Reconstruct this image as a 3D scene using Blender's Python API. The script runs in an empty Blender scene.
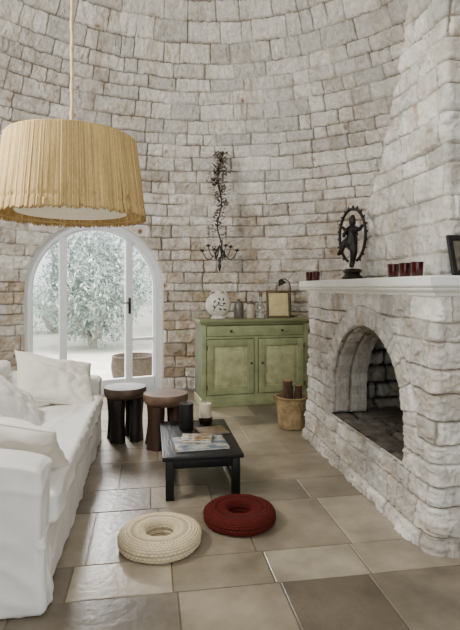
import bpy, bmesh, math, random
import numpy as np
from mathutils import Vector, Matrix, Euler
random.seed(7)
PI = math.pi
COL = bpy.context.scene.collection

# ------------------------------------------------------------------ helpers
def lin(r, g, b):
    f = lambda c: ((c/255+0.055)/1.055)**2.4 if c/255 > 0.04045 else c/255/12.92
    return (f(r), f(g), f(b))

def _h(ix, iy, seed):
    n = (ix*374761393 + iy*668265263 + seed*1442695041) & 0xffffffff
    n = ((n ^ (n >> 13))*1274126177) & 0xffffffff
    return ((n ^ (n >> 16)) & 0xffff)/65535.0

def vnoise(x, y, seed=0):
    x = np.asarray(x, float); y = np.asarray(y, float)
    ix = np.floor(x).astype(np.int64); iy = np.floor(y).astype(np.int64)
    fx = x-ix; fy = y-iy
    fx = fx*fx*(3-2*fx); fy = fy*fy*(3-2*fy)
    a = _h(ix, iy, seed); b = _h(ix+1, iy, seed); c = _h(ix, iy+1, seed); d = _h(ix+1, iy+1, seed)
    return (a*(1-fx)+b*fx)*(1-fy)+(c*(1-fx)+d*fx)*fy

def fbm(x, y, seed=0, o=3):
    s = 0; a = 0.5; t = 0
    for i in range(o):
        s = s+a*vnoise(x*2**i, y*2**i, seed+i*17); t += a; a *= 0.5
    return s/t

def mat(name, rgb=(0.5, 0.5, 0.5), rough=0.6, var=0.12, scale=6.0, bump=0.1, bscale=40.0, attr=None, metal=0.0, stretch=(1, 1, 1), spec=0.5, dark=None, trans=0.0, bdist=.02):
    m = bpy.data.materials.new(name); m.use_nodes = True
    nt = m.node_tree; N = nt.nodes; L = nt.links
    b = N['Principled BSDF']
    b.inputs['Roughness'].default_value = rough
    b.inputs['Metallic'].default_value = metal
    b.inputs['Specular IOR Level'].default_value = spec
    tc = N.new('ShaderNodeTexCoord'); mp = N.new('ShaderNodeMapping')
    mp.inputs['Scale'].default_value = stretch
    L.new(tc.outputs['Object'], mp.inputs['Vector'])
    nz = N.new('ShaderNodeTexNoise'); nz.inputs['Scale'].default_value = scale
    nz.inputs['Detail'].default_value = 6; nz.inputs['Roughness'].default_value = 0.62
    L.new(mp.outputs['Vector'], nz.inputs['Vector'])
    rp = N.new('ShaderNodeValToRGB')
    rp.color_ramp.elements[0].position = 0.32; rp.color_ramp.elements[1].position = 0.68
    L.new(nz.outputs['Fac'], rp.inputs['Fac'])
    if attr:
        at = N.new('ShaderNodeAttribute'); at.attribute_name = attr
        rp.color_ramp.elements[0].color = (1-var, 1-var*1.03, 1-var*1.08, 1)
        rp.color_ramp.elements[1].color = (1+var*0.4,)*3+(1,)
        mx = N.new('ShaderNodeMixRGB'); mx.blend_type = 'MULTIPLY'; mx.inputs['Fac'].default_value = 1
        L.new(at.outputs['Color'], mx.inputs['Color1']); L.new(rp.outputs['Color'], mx.inputs['Color2'])
        L.new(mx.outputs['Color'], b.inputs['Base Color'])
    else:
        lo = dark if dark else tuple(c*(1-var) for c in rgb)
        rp.color_ramp.elements[0].color = lo+(1,)
        rp.color_ramp.elements[1].color = tuple(min(1, c*(1+var)) for c in rgb)+(1,)
        L.new(rp.outputs['Color'], b.inputs['Base Color'])
    if bump > 0:
        n2 = N.new('ShaderNodeTexNoise'); n2.inputs['Scale'].default_value = bscale; n2.inputs['Detail'].default_value = 5
        L.new(mp.outputs['Vector'], n2.inputs['Vector'])
        bp = N.new('ShaderNodeBump'); bp.inputs['Strength'].default_value = bump; bp.inputs['Distance'].default_value = bdist
        L.new(n2.outputs['Fac'], bp.inputs['Height']); L.new(bp.outputs['Normal'], b.inputs['Normal'])
    if trans > 0:
        b.inputs['Transmission Weight'].default_value = trans
    return m

def pane_mat(name, tint=(1, 1, 1), gl=0.06):
    m = bpy.data.materials.new(name); m.use_nodes = True
    nt = m.node_tree; N = nt.nodes; N.clear()
    o = N.new('ShaderNodeOutputMaterial'); t = N.new('ShaderNodeBsdfTransparent'); t.inputs['Color'].default_value = tint+(1,)
    g = N.new('ShaderNodeBsdfGlossy'); g.inputs['Roughness'].default_value = 0.03
    mx = N.new('ShaderNodeMixShader'); mx.inputs['Fac'].default_value = gl
    nt.links.new(t.outputs[0], mx.inputs[1]); nt.links.new(g.outputs[0], mx.inputs[2]); nt.links.new(mx.outputs[0], o.inputs['Surface'])
    return m

def link(o, parent=None):
    COL.objects.link(o)
    if parent: o.parent = parent
    return o

def tag(o, label=None, cat=None, group=None, kind=None):
    if label: o['label'] = label
    if cat: o['category'] = cat
    if group: o['group'] = group
    if kind: o['kind'] = kind
    return o

def thing(name, label, cat, loc=(0, 0, 0), rz=0, group=None):
    o = bpy.data.objects.new(name, None); o.empty_display_size = 0.1
    COL.objects.link(o); o.location = loc; o.rotation_euler = (0, 0, rz)
    return tag(o, label, cat, group)

def mesh_np(name, V, F, col=None, material=None, parent=None):
    used = np.unique(F); remap = np.full(len(V), -1, np.int64); remap[used] = np.arange(len(used))
    V = V[used]; F = remap[F]
    me = bpy.data.meshes.new(name)
    me.vertices.add(len(V)); me.vertices.foreach_set('co', V.astype(np.float32).ravel())
    me.loops.add(F.size); me.loops.foreach_set('vertex_index', F.astype(np.int32).ravel())
    me.polygons.add(len(F)); me.polygons.foreach_set('loop_start', np.arange(0, F.size, F.shape[1], dtype=np.int32))
    me.update(calc_edges=True)
    if col is not None:
        c = np.ones((len(V), 4), np.float32); c[:, :3] = col[used]
        a = me.color_attributes.new('Col', 'FLOAT_COLOR', 'POINT'); a.data.foreach_set('color', c.ravel())
    me.shade_smooth()
    if material: me.materials.append(material)
    o = bpy.data.objects.new(name, me)
    return link(o, parent)

def gridfaces(nu, nv, wrapu=False, wrapv=False):
    iu = np.arange(nu if wrapu else nu-1); iv = np.arange(nv if wrapv else nv-1)
    I, J = np.meshgrid(iu, iv, indexing='ij')
    I2 = (I+1) % nu; J2 = (J+1) % nv
    return np.stack([I*nv+J, I2*nv+J, I2*nv+J2, I*nv+J2], -1).reshape(-1, 4)

class MB:
    def __init__(s): s.V = []; s.F = []
    def add(s, V, F, M=None):
        n = len(s.V)
        for v in V:
            v = Vector(v)
            s.V.append(tuple(M @ v) if M is not None else tuple(v))
        s.F += [tuple(i+n for i in f) for f in F]
        return s
    def box(s, c, size, r=0.004, rot=(0, 0, 0), k=2, n=1):
        hs = [max(x/2, 1e-4) for x in size]; r = min(r, min(hs)*0.98)
        ax = []
        for h in hs:
            a = [-h+r*i/k for i in range(k+1)]
            inner = [(-h+r)+(2*h-2*r)*i/n for i in range(1, n)]
            ax.append(a+inner+[-x for x in reversed(a)])
        idx = {}; V = []
        def vid(i, j, l):
            if (i, j, l) not in idx:
                p = Vector((ax[0][i], ax[1][j], ax[2][l]))
                q = Vector([max(-hs[t]+r, min(hs[t]-r, p[t])) for t in range(3)])
                d = p-q
                if d.length > 1e-9: p = q+d.normalized()*r
                idx[(i, j, l)] = len(V); V.append(p)
            return idx[(i, j, l)]
        nn = [len(a)-1 for a in ax]; F = []
        for e in (0, nn[2]):
            for i in range(nn[0]):
                for j in range(nn[1]):
                    F.append((vid(i, j, e), vid(i+1, j, e), vid(i+1, j+1, e), vid(i, j+1, e)))
        for e in (0, nn[1]):
            for i in range(nn[0]):
                for l in range(nn[2]):
                    F.append((vid(i, e, l), vid(i+1, e, l), vid(i+1, e, l+1), vid(i, e, l+1)))
        for e in (0, nn[0]):
            for j in range(nn[1]):
                for l in range(nn[2]):
                    F.append((vid(e, j, l), vid(e, j+1, l), vid(e, j+1, l+1), vid(e, j, l+1)))
        return s.add(V, F, Matrix.Translation(c) @ Euler(rot).to_matrix().to_4x4())
    def tube(s, pts, rad, n=8, close=False):
        pts = [Vector(p) for p in pts]; m = len(pts)
        if not hasattr(rad, '__len__'): rad = [rad]*m
        V = []; F = []
        prev = None
        for i, p in enumerate(pts):
            if close: t = pts[(i+1) % m]-pts[i-1]
            else: t = pts[min(i+1, m-1)]-pts[max(i-1, 0)]
            t.normalize()
            if prev is None:
                u = t.orthogonal().normalized()
            else:
                u = prev-t*prev.dot(t)
                u = u.normalized() if u.length > 1e-6 else t.orthogonal().normalized()
            prev = u; w = t.cross(u)
            for k in range(n):
                a = 2*PI*k/n; V.append(p+(u*math.cos(a)+w*math.sin(a))*rad[i])
        for i in range(m if close else m-1):
            for k in range(n):
                i2 = (i+1) % m
                F.append((i*n+k, i*n+(k+1) % n, i2*n+(k+1) % n, i2*n+k))
        if not close:
            F.append(tuple(range(n))[::-1]); F.append(tuple((m-1)*n+k for k in range(n)))
        return s.add(V, F)
    def lathe(s, prof, n=28, c=(0, 0, 0), sx=1, sy=1, M=None):
        V = []; F = []
        for r, z in prof:
            for k in range(n):
                a = 2*PI*k/n; V.append((r*math.cos(a)*sx, r*math.sin(a)*sy, z))
        m = len(prof)
        for i in range(m-1):
            for k in range(n):
                F.append((i*n+k, i*n+(k+1) % n, (i+1)*n+(k+1) % n, (i+1)*n+k))
        if prof[0][0] > 1e-4: F.append(tuple(range(n))[::-1])
        if prof[-1][0] > 1e-4: F.append(tuple((m-1)*n+k for k in range(n)))
        T = Matrix.Translation(c)
        return s.add(V, F, T @ M if M is not None else T)
    def leaf(s, p, d, up, L, w):
        p = Vector(p); d = Vector(d).normalized(); up = Vector(up)
        sd = d.cross(up)
        sd = sd.normalized() if sd.length > 1e-5 else d.orthogonal().normalized()
        nn = sd.cross(d)
        return s.add([p, p+d*L*.45+sd*w/2+nn*w*.15, p+d*L, p+d*L*.45-sd*w/2+nn*w*.15], [(0, 1, 2, 3)])
    def build(s, name, m, parent=None, loc=None, angle=38):
        me = bpy.data.meshes.new(name); me.from_pydata(s.V, [], s.F)
        bm = bmesh.new(); bm.from_mesh(me)
        bmesh.ops.remove_doubles(bm, verts=bm.verts, dist=1e-5)
        bmesh.ops.recalc_face_normals(bm, faces=bm.faces)
        bm.to_mesh(me); bm.free()
        me.shade_smooth(); me.set_sharp_from_angle(angle=math.radians(angle))
        me.materials.append(m)
        o = bpy.data.objects.new(name, me)
        if loc: o.location = loc
        return link(o, parent)

def soften(o, amp, sc, seed=1, fold=1.0):
    me = o.data; n = len(me.vertices)
    co = np.empty(n*3, np.float32); me.vertices.foreach_get('co', co); co = co.reshape(-1, 3)
    no = np.array([v.normal[:] for v in me.vertices])
    h = (fbm(co[:, 0]*sc+co[:, 2]*sc*.7, co[:, 1]*sc-co[:, 2]*sc*.6, seed)-.5)*2*amp
    side = np.abs(no[:, 2]) < .5
    u = co[:, 0]*3.1+co[:, 1]*3.1
    fo = (1-np.abs(2*fbm(u*1.9+co[:, 2]*.9, co[:, 2]*.8+3, seed+9, 2)-1))**5*amp*1.5*fold
    cr = (1-np.abs(2*fbm(co[:, 0]*4+co[:, 2]*5, co[:, 1]*2.5-co[:, 2]*3, seed+23, 2)-1))**7*amp*1.1*fold
    me.vertices.foreach_set('co', (co+no*(h+fo*side+cr)[:, None]).astype(np.float32).ravel()); me.update()

def dup(root, loc, rz=None, label=None):
    r = root.copy(); COL.objects.link(r); r.location = loc
    if rz is not None: r.rotation_euler = (0, 0, rz)
    if label: r['label'] = label
    for ch in list(root.children):
        c = ch.copy(); COL.objects.link(c); c.parent = r
    return r

# ------------------------------------------------------------------ stone field
def stones(S, Z, ch, mw, seed, rc=0.022, joint=0.003, zb=None, wob=1.0, fill=.5, rough=1.0, tilt=1.0):
    rng = np.random.RandomState(seed)
    Zw = Z+wob*0.026*(fbm(S*2.6, Z*2.6, seed)-.5)+wob*.011*(vnoise(S*13, Z*13, seed+5)-.5)+wob*.009*(vnoise(S*37, Z*37, seed+55)-.5)
    Sw = S+wob*0.026*(fbm(S*4+9, Z*4, seed+3)-.5)+wob*.012*(vnoise(S*15, Z*15+7, seed+6)-.5)+wob*.009*(vnoise(S*35, Z*35+7, seed+56)-.5)
    if zb is None:
        zb = [Z.min()-ch]
        while zb[-1] < Z.max()+ch: zb.append(zb[-1]+ch*rng.uniform(.74, 1.26))
    zb = np.array(zb)
    ci = np.clip(np.searchsorted(zb, Zw)-1, 0, len(zb)-2)
    dz = np.minimum(Zw-zb[ci], zb[ci+1]-Zw)
    ds = np.zeros_like(S); R = [np.zeros_like(S) for _ in range(4)]
    cs = np.zeros_like(S); cz = Zw-(zb[ci]+zb[ci+1])/2
    smin, smax = S.min()-1, S.max()+1
    for c in range(len(zb)-1):
        m = ci == c
        sb = [smin-rng.rand()*mw]
        while sb[-1] < smax: sb.append(sb[-1]+mw*rng.uniform(.45, 1.7))
        sb = np.array(sb); rr = rng.rand(4, len(sb))
        if not m.any(): continue
        si = np.clip(np.searchsorted(sb, Sw[m])-1, 0, len(sb)-2)
        ds[m] = np.minimum(Sw[m]-sb[si], sb[si+1]-Sw[m])
        cs[m] = Sw[m]-(sb[si]+sb[si+1])/2
        for q in range(4): R[q][m] = rr[q][si]
    a = np.clip(rc-ds, 0, None); b = np.clip(rc-dz, 0, None)
    e = rc-np.sqrt(a*a+b*b)
    t = np.clip((e-joint)/(rc-joint), 0, 1)
    fl = np.clip((fbm(S*2.6+31, Z*2.6, seed+77, 3)-.42)*3.2, 0, 1)*fill
    base = np.power(t, .5)
    H = base*(.66+.50*R[0])
    H = H+(1-base)*fl*.62
    H = H+tilt*t*((R[1]-.5)*cs/mw*.7+(R[2]-.5)*cz/ch*1.0)
    H = H+rough*t*(.38*(fbm(S*9, Z*9, seed+11, 4)-.5)+.30*(vnoise(S*28, Z*28, seed+12)-.5)+.32*(vnoise(S*55, Z*55, seed+13)-.5))
    chip = np.clip(fbm(S*13, Z*13, seed+19, 3)-.60, 0, 1)*4
    H = H-rough*t*np.clip(chip, 0, .55)
    tc = np.clip(base+(1-base)*fl, 0, 1)
    return H, tc, R

def stonecolor(t, R, S, Z, white, tan, joint, tanamt, rust=.0, seed=0, grey=.06):
    n = fbm(S*2.3, Z*2.3, seed+40, 4); n2 = fbm(S*11, Z*11, seed+41, 3); n3 = fbm(S*5+70, Z*5, seed+43, 4)
    k = np.clip(tanamt*(.3+1.1*R[3])+(n-.5)*.9+(n2-.5)*1.0, 0, 1)[..., None]
    c = np.array(white)*(1-k)+np.array(tan)*k
    g = np.clip((n3-.50)*4, 0, 1)[..., None]*grey*2.2
    c = c*(1-g)+np.array(lin(152, 149, 142))*g
    c = c*(.76+.34*R[1])[..., None]
    if rust > 0:
        sp = np.clip((vnoise(S*6.5, Z*7.5, seed+60)-(1-rust))*12, 0, 1)*np.clip((R[2]-.45)*6, 0, 1)*np.clip(t*2-1, 0, 1)
        c = c*(1-sp[..., None])+np.array(lin(150, 104, 72))*sp[..., None]
    tt = np.clip(t*1.6, 0, 1)[..., None]
    return np.array(joint)*(1-tt)+c*tt

M_wall = mat('whitewashed_stone', attr='Col', rough=.92, var=.22, scale=22, bump=.65, bscale=50, spec=.2)
M_soot = mat('sooty_stone', attr='Col', rough=.95, var=.3, scale=9, bump=.5, bscale=40, spec=.1)
WHITE = lin(241, 237, 229); TAN = lin(180, 162, 136); JOINT = lin(130, 119, 103)

# ------------------------------------------------------------------ the round room
CX, CY, R0 = 0.30, 3.25, 3.15
def rad(z): return R0*np.sqrt(np.clip(1-(np.clip(np.asarray(z, float)-1.0, 0, None)/4.35)**2, .02, 1))
TD = math.radians(107.5)
DA, DZ = 0.82, 1.28
th = np.radians(np.concatenate([np.linspace(-68, 14, 110), np.linspace(14.2, 152, 1000), np.linspace(152.8, 248, 120)]))
zz = np.linspace(0, 4.95, 600)
NT, NZ = len(th), len(zz)
TH, ZZ = np.meshgrid(th, zz, indexing='ij')
S = TH*R0
H, T, R = stones(S, ZZ, .142, .33, 3, rc=.016, joint=.004, fill=.42, wob=.9, rough=1.0, tilt=1.15)
low = np.clip(1.12-ZZ*.36, .08, .85)
colr = stonecolor(T, R, S, ZZ, WHITE, TAN, JOINT, low, .10, 3, grey=.06)
q = rad(ZZ)*np.sin(TD-TH); front = np.cos(TH-TD) > 0
up = ZZ > DZ
dist = np.where(up, np.hypot(q, ZZ-DZ), np.abs(q))
sd = np.where(front, dist-DA, 9)
inside = sd < 0
flat = inside.ravel(); F = gridfaces(NT, NZ)
keep = ~flat[F].all(1)
f = DA/np.maximum(dist, 1e-3)
q2 = np.where(inside, q*f, q); z2 = np.where(inside & up, DZ+(ZZ-DZ)*f, ZZ)
TH2 = np.where(inside, TD-np.arcsin(np.clip(q2/rad(z2), -1, 1)), TH)
hh = H*.043
hh = np.where(sd < .02, .02, hh)
rr = rad(z2)-hh
V = np.stack([CX+rr*np.cos(TH2), CY+rr*np.sin(TH2), z2], -1).reshape(-1, 3)
wall = tag(mesh_np('wall_back', V, F[keep], colr.reshape(-1, 3), M_wall), 'round whitewashed rubble stone wall rising into a dome', kind='structure')
b = MB(); rt = float(rad(4.95))
pr = [(rt+.03, 4.93), (rt*.66, 5.17), (rt*.3, 5.3), (0.0, 5.34)]
b.lathe(pr[::-1], 48, (CX, CY, 0)); b.F = [f_ for f_ in b.F if len(f_) == 4]
tag(b.build('ceiling', mat('ceiling_stone', lin(215, 208, 196), .9, .2, 6, .5, 20)), 'crown of the stone dome', kind='structure')
def arch_outline(a, zs, n=40, z0=0.0, m=20):
    P = [(-a, z0+(zs-z0)*i/m) for i in range(m)]
    P += [(-a*math.cos(PI*i/n), zs+a*math.sin(PI*i/n)) for i in range(n+1)]
    P += [(a, zs-(zs-z0)*(i+1)/m) for i in range(m)]
    return np.array(P)
O = arch_outline(DA, DZ)
nO = len(O); nd = 8
Vr = []
er = np.array([math.cos(TD), math.sin(TD)]); et = np.array([math.sin(TD), -math.cos(TD)])
for (qq, z_) in O:
    r0 = float(rad(z_))-.02; y0 = math.sqrt(r0*r0-qq*qq)
    for j in range(nd):
        y = y0+(3.40-y0)*j/(nd-1)
        p = np.array([CX, CY])+er*y+et*qq
        Vr.append((p[0], p[1], z_))
Vr = np.array(Vr)
cr = np.tile(np.array(lin(222, 216, 206)), (len(Vr), 1))
tag(mesh_np('trim_1', Vr, gridfaces(nO, nd), cr, M_wall), 'plastered reveal of the arched doorway', kind='structure')

# ------------------------------------------------------------------ french door
M_white = mat('white_paint', lin(232, 236, 240), .45, .04, 5, .03, 60)
M_pane = pane_mat('window_glass')
M_iron = mat('black_iron', (.012, .011, .010), .5, .3, 20, .15, 60, metal=.3)
dp = np.array([CX, CY])+er*3.10
door = thing('door_1', 'white arched glazed door with two side lights', 'door', (dp[0], dp[1], 0), TD-PI/2)
del door['category']; door['kind'] = 'structure'
def arch_band(mb, a0, a1, zs, y0, y1, n=40):
    o = arch_outline(a0, zs, n, 0, 4); i = arch_outline(a1, zs, n, 0, 4); V = []; Fc = []
    for k in range(len(o)):
        V += [(o[k][0], y0, o[k][1]), (o[k][0], y1, o[k][1]), (i[k][0], y1, i[k][1]), (i[k][0], y0, i[k][1])]
    for k in range(len(o)-1):
        for e in range(4): Fc.append((k*4+e, k*4+(e+1) % 4, k*4+4+(e+1) % 4, k*4+4+e))
    mb.add(V, Fc)
b = MB(); arch_band(b, .83, .735, DZ, 0, .09); b.build('door_frame', M_white, door)
b = MB(); arch_band(b, .737, .715, DZ, .03, .07); b.build('glazing_bead', M_white, door)
def archz(x, a=.73): return DZ+math.sqrt(max(0, a*a-x*x))
for x in (-.385, .40):
    MB().box((x, .045, archz(x)/2), (.085, .08, archz(x)), .006).build('mullion', M_white, door)
MB().box((0, .045, .09), (1.45, .07, .18), .006).build('bottom_rail', M_white, door)
MB().box((.585, .045, .66), (.28, .05, .04), .006).build('cross_rail', M_white, door)
for x0, x1 in ((-.71, -.43), (-.34, .355), (.445, .71)):
    xs = np.linspace(x0, x1, 14); V = []; Fc = []
    for i, x in enumerate(xs): V += [(x, .05, .17), (x, .05, archz(x)-.01)]
    for i in range(13): Fc.append((2*i, 2*i+2, 2*i+3, 2*i+1))
    p = MB(); p.add(V, Fc); p.build('pane', M_pane, door)
b = MB(); b.box((.40, -.006, 1.08), (.03, .012, .2), .004); b.tube([(.40, -.008, 1.12), (.40, -.05, 1.12), (.31, -.055, 1.115)], .009)
b.build('door_handle', M_iron, door)

# ------------------------------------------------------------------ floor
M_floor = mat('stone_floor', attr='Col', rough=.30, var=.46, scale=2.8, bump=.10, bscale=26, spec=.45)
rng = random.Random(5)
Vf = []; Ff = []; Cf = []
pal = [lin(150, 138, 118), lin(142, 130, 111), lin(158, 146, 125), lin(132, 121, 104), lin(146, 133, 112), lin(162, 150, 130), lin(126, 116, 101)]
def slab(x0, x1, y0, y1, c=None):
    g = .0014; bv = .005; n = len(Vf)
    c = c or rng.choice(pal); k = rng.uniform(.90, 1.05); c = tuple(v*k for v in c)
    zt = rng.uniform(-.0014, .0)
    j1 = lambda: rng.uniform(-.003, .003)
    jj = [(j1(), j1()) for _ in range(4)]
    for (d, z) in ((g, -.012), (g+bv*.3, zt-.002), (g+bv, zt)):
        for ii, (x, y) in enumerate(((x0+d, y0+d), (x1-d, y0+d), (x1-d, y1-d), (x0+d, y1-d))):
            Vf.append((x+jj[ii][0]*.3, y+jj[ii][1]*.3, z)); Cf.append(c if z > -.01 else lin(98, 88, 75))
    for l in (0, 4):
        for k in range(4): Ff.append((n+l+k, n+l+(k+1) % 4, n+l+4+(k+1) % 4, n+l+4+k))
    Ff.append((n+8, n+9, n+10, n+11))
slabrows = [(-1.6, -.9), (-.9, -.3), (-.3, .35), (.35, .95), (.95, 1.55), (1.55, 2.15), (2.15, 2.42), (2.42, 2.98), (2.98, 3.30), (3.30, 3.80), (3.80, 4.12), (4.12, 4.66), (4.66, 5.0), (5.0, 5.5), (5.5, 5.85), (5.85, 6.5)]
fixed = {5: ([-.55, .12, .57, .98, 1.5], [None, lin(122, 111, 94), lin(150, 137, 117), lin(112, 101, 85), None]),
         6: ([-.35, .1, .55, 1.0, 1.5], [None, lin(172, 160, 138), lin(142, 130, 110), lin(166, 155, 135), None]),
         7: ([-.3, .05, .52, 1.02, 1.5], [None, lin(136, 125, 107), lin(144, 132, 113), lin(140, 128, 110), None])}
for i, (y0, y1) in enumerate(slabrows):
    xs = [-3.4]; cs = []
    if i in fixed:
        fx, fc = fixed[i]
        while xs[-1] < fx[0]-.9: xs.append(xs[-1]+rng.uniform(.4, .8)); cs.append(None)
        xs += fx; cs += fc
    while xs[-1] < 3.5: xs.append(xs[-1]+rng.uniform(.32, 1.0)); cs.append(None)
    while len(cs) < len(xs)-1: cs.append(None)
    for j in range(len(xs)-1): slab(xs[j], xs[j+1], y0, y1, cs[j])
n = len(Vf); Vf += [(-3.4, -1.6, -.004), (3.9, -1.6, -.004), (3.9, 6.5, -.004), (-3.4, 6.5, -.004)]; Cf += [lin(106, 96, 82)]*4; Ff.append((n, n+1, n+2, n+3))
fl = mesh_np('floor', np.array(Vf), np.array(Ff), np.array(Cf), M_floor); fl.data.shade_flat()
tag(fl, 'large worn beige stone floor slabs', kind='structure')

# ------------------------------------------------------------------ fireplace
FP = thing('fireplace', 'whitewashed rubble stone fireplace with arched opening and white mantel', 'fireplace', (0, 0, 0))
def wrap(s, y0, y1, X0, r, D):
    A = PI*r/2; L = y1-y0-2*r
    x = np.zeros_like(s); y = np.zeros_like(s); nx = np.zeros_like(s); ny = np.zeros_like(s)
    c0 = D; c1 = D+A; c2 = c1+L; c3 = c2+A
    m = s < c0
    x = np.where(m, X0+r+D-s, x); y = np.where(m, y0, y); ny = np.where(m, -1, ny)
    m = (s >= c0) & (s < c1); a = -PI/2-(s-c0)/r
    x = np.where(m, X0+r+r*np.cos(a), x); y = np.where(m, y0+r+r*np.sin(a), y); nx = np.where(m, np.cos(a), nx); ny = np.where(m, np.sin(a), ny)
    m = (s >= c1) & (s < c2)
    x = np.where(m, X0, x); y = np.where(m, y0+r+s-c1, y); nx = np.where(m, -1, nx)
    m = (s >= c2) & (s < c3); a = PI-(s-c2)/r
    x = np.where(m, X0+r+r*np.cos(a), x); y = np.where(m, y1-r+r*np.sin(a), y); nx = np.where(m, np.cos(a), nx); ny = np.where(m, np.sin(a), ny)
    m = s >= c3
    x = np.where(m, X0+r+s-c3, x); y = np.where(m, y1, y); ny = np.where(m, 1, ny)
    return x, y, nx, ny
X0, Y0, Y1, ZM = 1.400, 2.28, 4.24, 1.27
D = 1.35; rcor = .012
AY, AA, AZ, ASILL = 3.11, .555, .50, .345
Ttot = 2*D+PI*rcor+(Y1-Y0-2*rcor)
s1 = np.concatenate([np.linspace(0, D-.35, 60), np.linspace(D-.345, Ttot-D+.1, 660), np.linspace(Ttot-D+.12, Ttot, 30)]); z1 = np.linspace(0, ZM, 310)
nu, nv = len(s1), len(z1)
SS, Z = np.meshgrid(s1, z1, indexing='ij')
x, y, nx, ny = wrap(SS, Y0, Y1, X0, rcor, D)
isf = (nx < -.99)
q = np.where(isf, y-AY, 9.0)
upm = Z > AZ
dist = np.where(upm, np.hypot(q, Z-AZ), np.abs(q))
sdA = dist-AA
sdS = ASILL-Z
sd = np.maximum(sdA, sdS)
H, T, R = stones(SS, Z, .128, .24, 21, rc=.012, joint=.003, fill=.55, rough=1.25, wob=.75, tilt=1.1)
ang = np.arctan2(Z-AZ, q)
Ha, Ta, Ra = stones(ang*.63, np.clip(sdA, 0, .2), .2, .10, 33, rc=.010, joint=.002, zb=[-.012, .13, .5], wob=.35, fill=.55, rough=.9, tilt=.6)
ring = (sdA < .13) & (Z > AZ-.02) & isf
H = np.where(ring, Ha, H); T = np.where(ring, Ta, T); R = [np.where(ring, Ra[i], R[i]) for i in range(4)]
W2 = lin(238, 234, 226)
cf = stonecolor(T, R, SS, Z, W2, lin(180, 165, 142), lin(140, 130, 115), np.full_like(Z, .27)+.3*np.clip(.5-Z, 0, .5), .0, 21, grey=.16)
ins = sd < 0
flat = ins.ravel(); F = gridfaces(nu, nv); keep = ~flat[F].all(1)
tos = ins & (sdS > sdA)
f = AA/np.maximum(dist, 1e-3)
yn = np.where(ins & ~tos, AY+q*f, y); zn = np.where(ins & ~tos & upm, AZ+(Z-AZ)*f, Z); zn = np.where(tos, ASILL, zn)
flare = .045*np.clip(1-Z/.42, 0, 1)**1.3+.012*np.clip(1-Z/1.2, 0, 1)
hh = H*.026; hh = np.where((sd < .006), .018, hh)
V = np.stack([x+nx*(hh+flare), yn+ny*(hh+flare), zn], -1).reshape(-1, 3)
mesh_np('fireplace_surround', V, F[keep], cf.reshape(-1, 3), M_wall, FP)
O = arch_outline(AA, AZ, 90, ASILL, 12)
TK = .27; nd = 30
dl = np.concatenate([[0], np.cumsum(np.hypot(*(O[1:]-O[:-1]).T))])
SR, DR = np.meshgrid(dl, np.linspace(0, TK, nd), indexing='ij')
Hr, Tr, Rr = stones(SR, DR, .15, .15, 44, rc=.016, joint=.004, wob=.4, rough=1.0)
Vr = np.zeros((len(O), nd, 3))
for i in range(len(O)):
    nrm = np.array([0-O[i][0], .55-O[i][1]]); nrm = nrm/max(np.linalg.norm(nrm), .01)
    for j in range(nd):
        fl_ = .045*max(0, 1-O[i][1]/.42)**1.3+.012*max(0, 1-O[i][1]/1.2)
        k = Hr[i, j]*.020*min(1, j/3)
        Vr[i, j] = (X0-.018-fl_*(1-j/(nd-1))+DR[i, j], AY+O[i][0]+nrm[0]*k, O[i][1]+nrm[1]*k)
crv = stonecolor(Tr, Rr, SR, DR, lin(216, 209, 197), lin(172, 157, 134), lin(112, 102, 88), np.full_like(SR, .3), 0, 44, grey=.15)
mesh_np('opening_reveal', Vr.reshape(-1, 3), gridfaces(len(O), nd), crv.reshape(-1, 3), M_wall, FP)
def stone_wall_patch(name, P0, U, Vv, lu, lv, nrm, seed, white, tan, joint, ch=.16, mw=.22, amp=.05, m=M_soot, res=.012, fill=0):
    a, b_ = int(lu/res), int(lv/res)
    A, B = np.meshgrid(np.linspace(0, lu, a), np.linspace(0, lv, b_), indexing='ij')
    Hh, Tt, Rr_ = stones(A, B, ch, mw, seed, rc=.03, joint=.008, fill=fill, wob=1.4)
    P0, U, Vv, nrm = map(np.array, (P0, U, Vv, nrm))
    P = P0+A[..., None]*U+B[..., None]*Vv+(Hh*amp)[..., None]*nrm
    c = stonecolor(Tt, Rr_, A, B, white, tan, joint, np.full_like(A, .4), 0, seed, grey=.2)
    return mesh_np(name, P.reshape(-1, 3), gridfaces(a, b_), c.reshape(-1, 3), m, FP)
xb = X0+TK
stone_wall_patch('firebox_wall', (xb-.02, 3.86, .3), (1., 0, 0), (0, 0, 1.), .8, .95, (0, -1., 0), 51, lin(220, 214, 202), lin(158, 145, 125), lin(58, 52, 45), ch=.13, mw=.15, amp=.05, fill=.3)
stone_wall_patch('firebox_wall', (xb+.6, 2.3, .3), (0, 1., 0), (0, 0, 1.), 1.6, .95, (-1., 0, 0), 52, lin(70, 65, 58), lin(40, 36, 32), (.004, .004, .004))
stone_wall_patch('firebox_wall', (xb-.02, 2.42, .3), (1., 0, 0), (0, 0, 1.), .8, .95, (0, 1., 0), 53, lin(60, 55, 48), lin(36, 32, 28), (.004, .004, .004))
stone_wall_patch('hearth_slab', (X0-.02, 2.42, ASILL-.03), (1., 0, 0), (0, 1., 0), .95, 1.5, (0, 0, 1.), 54, lin(136, 128, 116), lin(88, 80, 70), lin(46, 42, 37), .4, .5, .03)
MB().box((xb+.3, 3.1, 1.25), (.75, 1.7, .03)).build('firebox_lid', mat('soot', (.006, .006, .006), .95, .2, 5, .2), FP)
M_plaster = mat('white_plaster', lin(240, 238, 232), .6, .05, 5, .08, 25)
prof = [(.085, 1.255), (.06, 1.262), (.055, 1.275), (.03, 1.285), (.022, 1.292), (.022, 1.302), (.006, 1.306), (0, 1.313), (0, 1.352), (.008, 1.36)]
V = []; Fc = []
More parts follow.
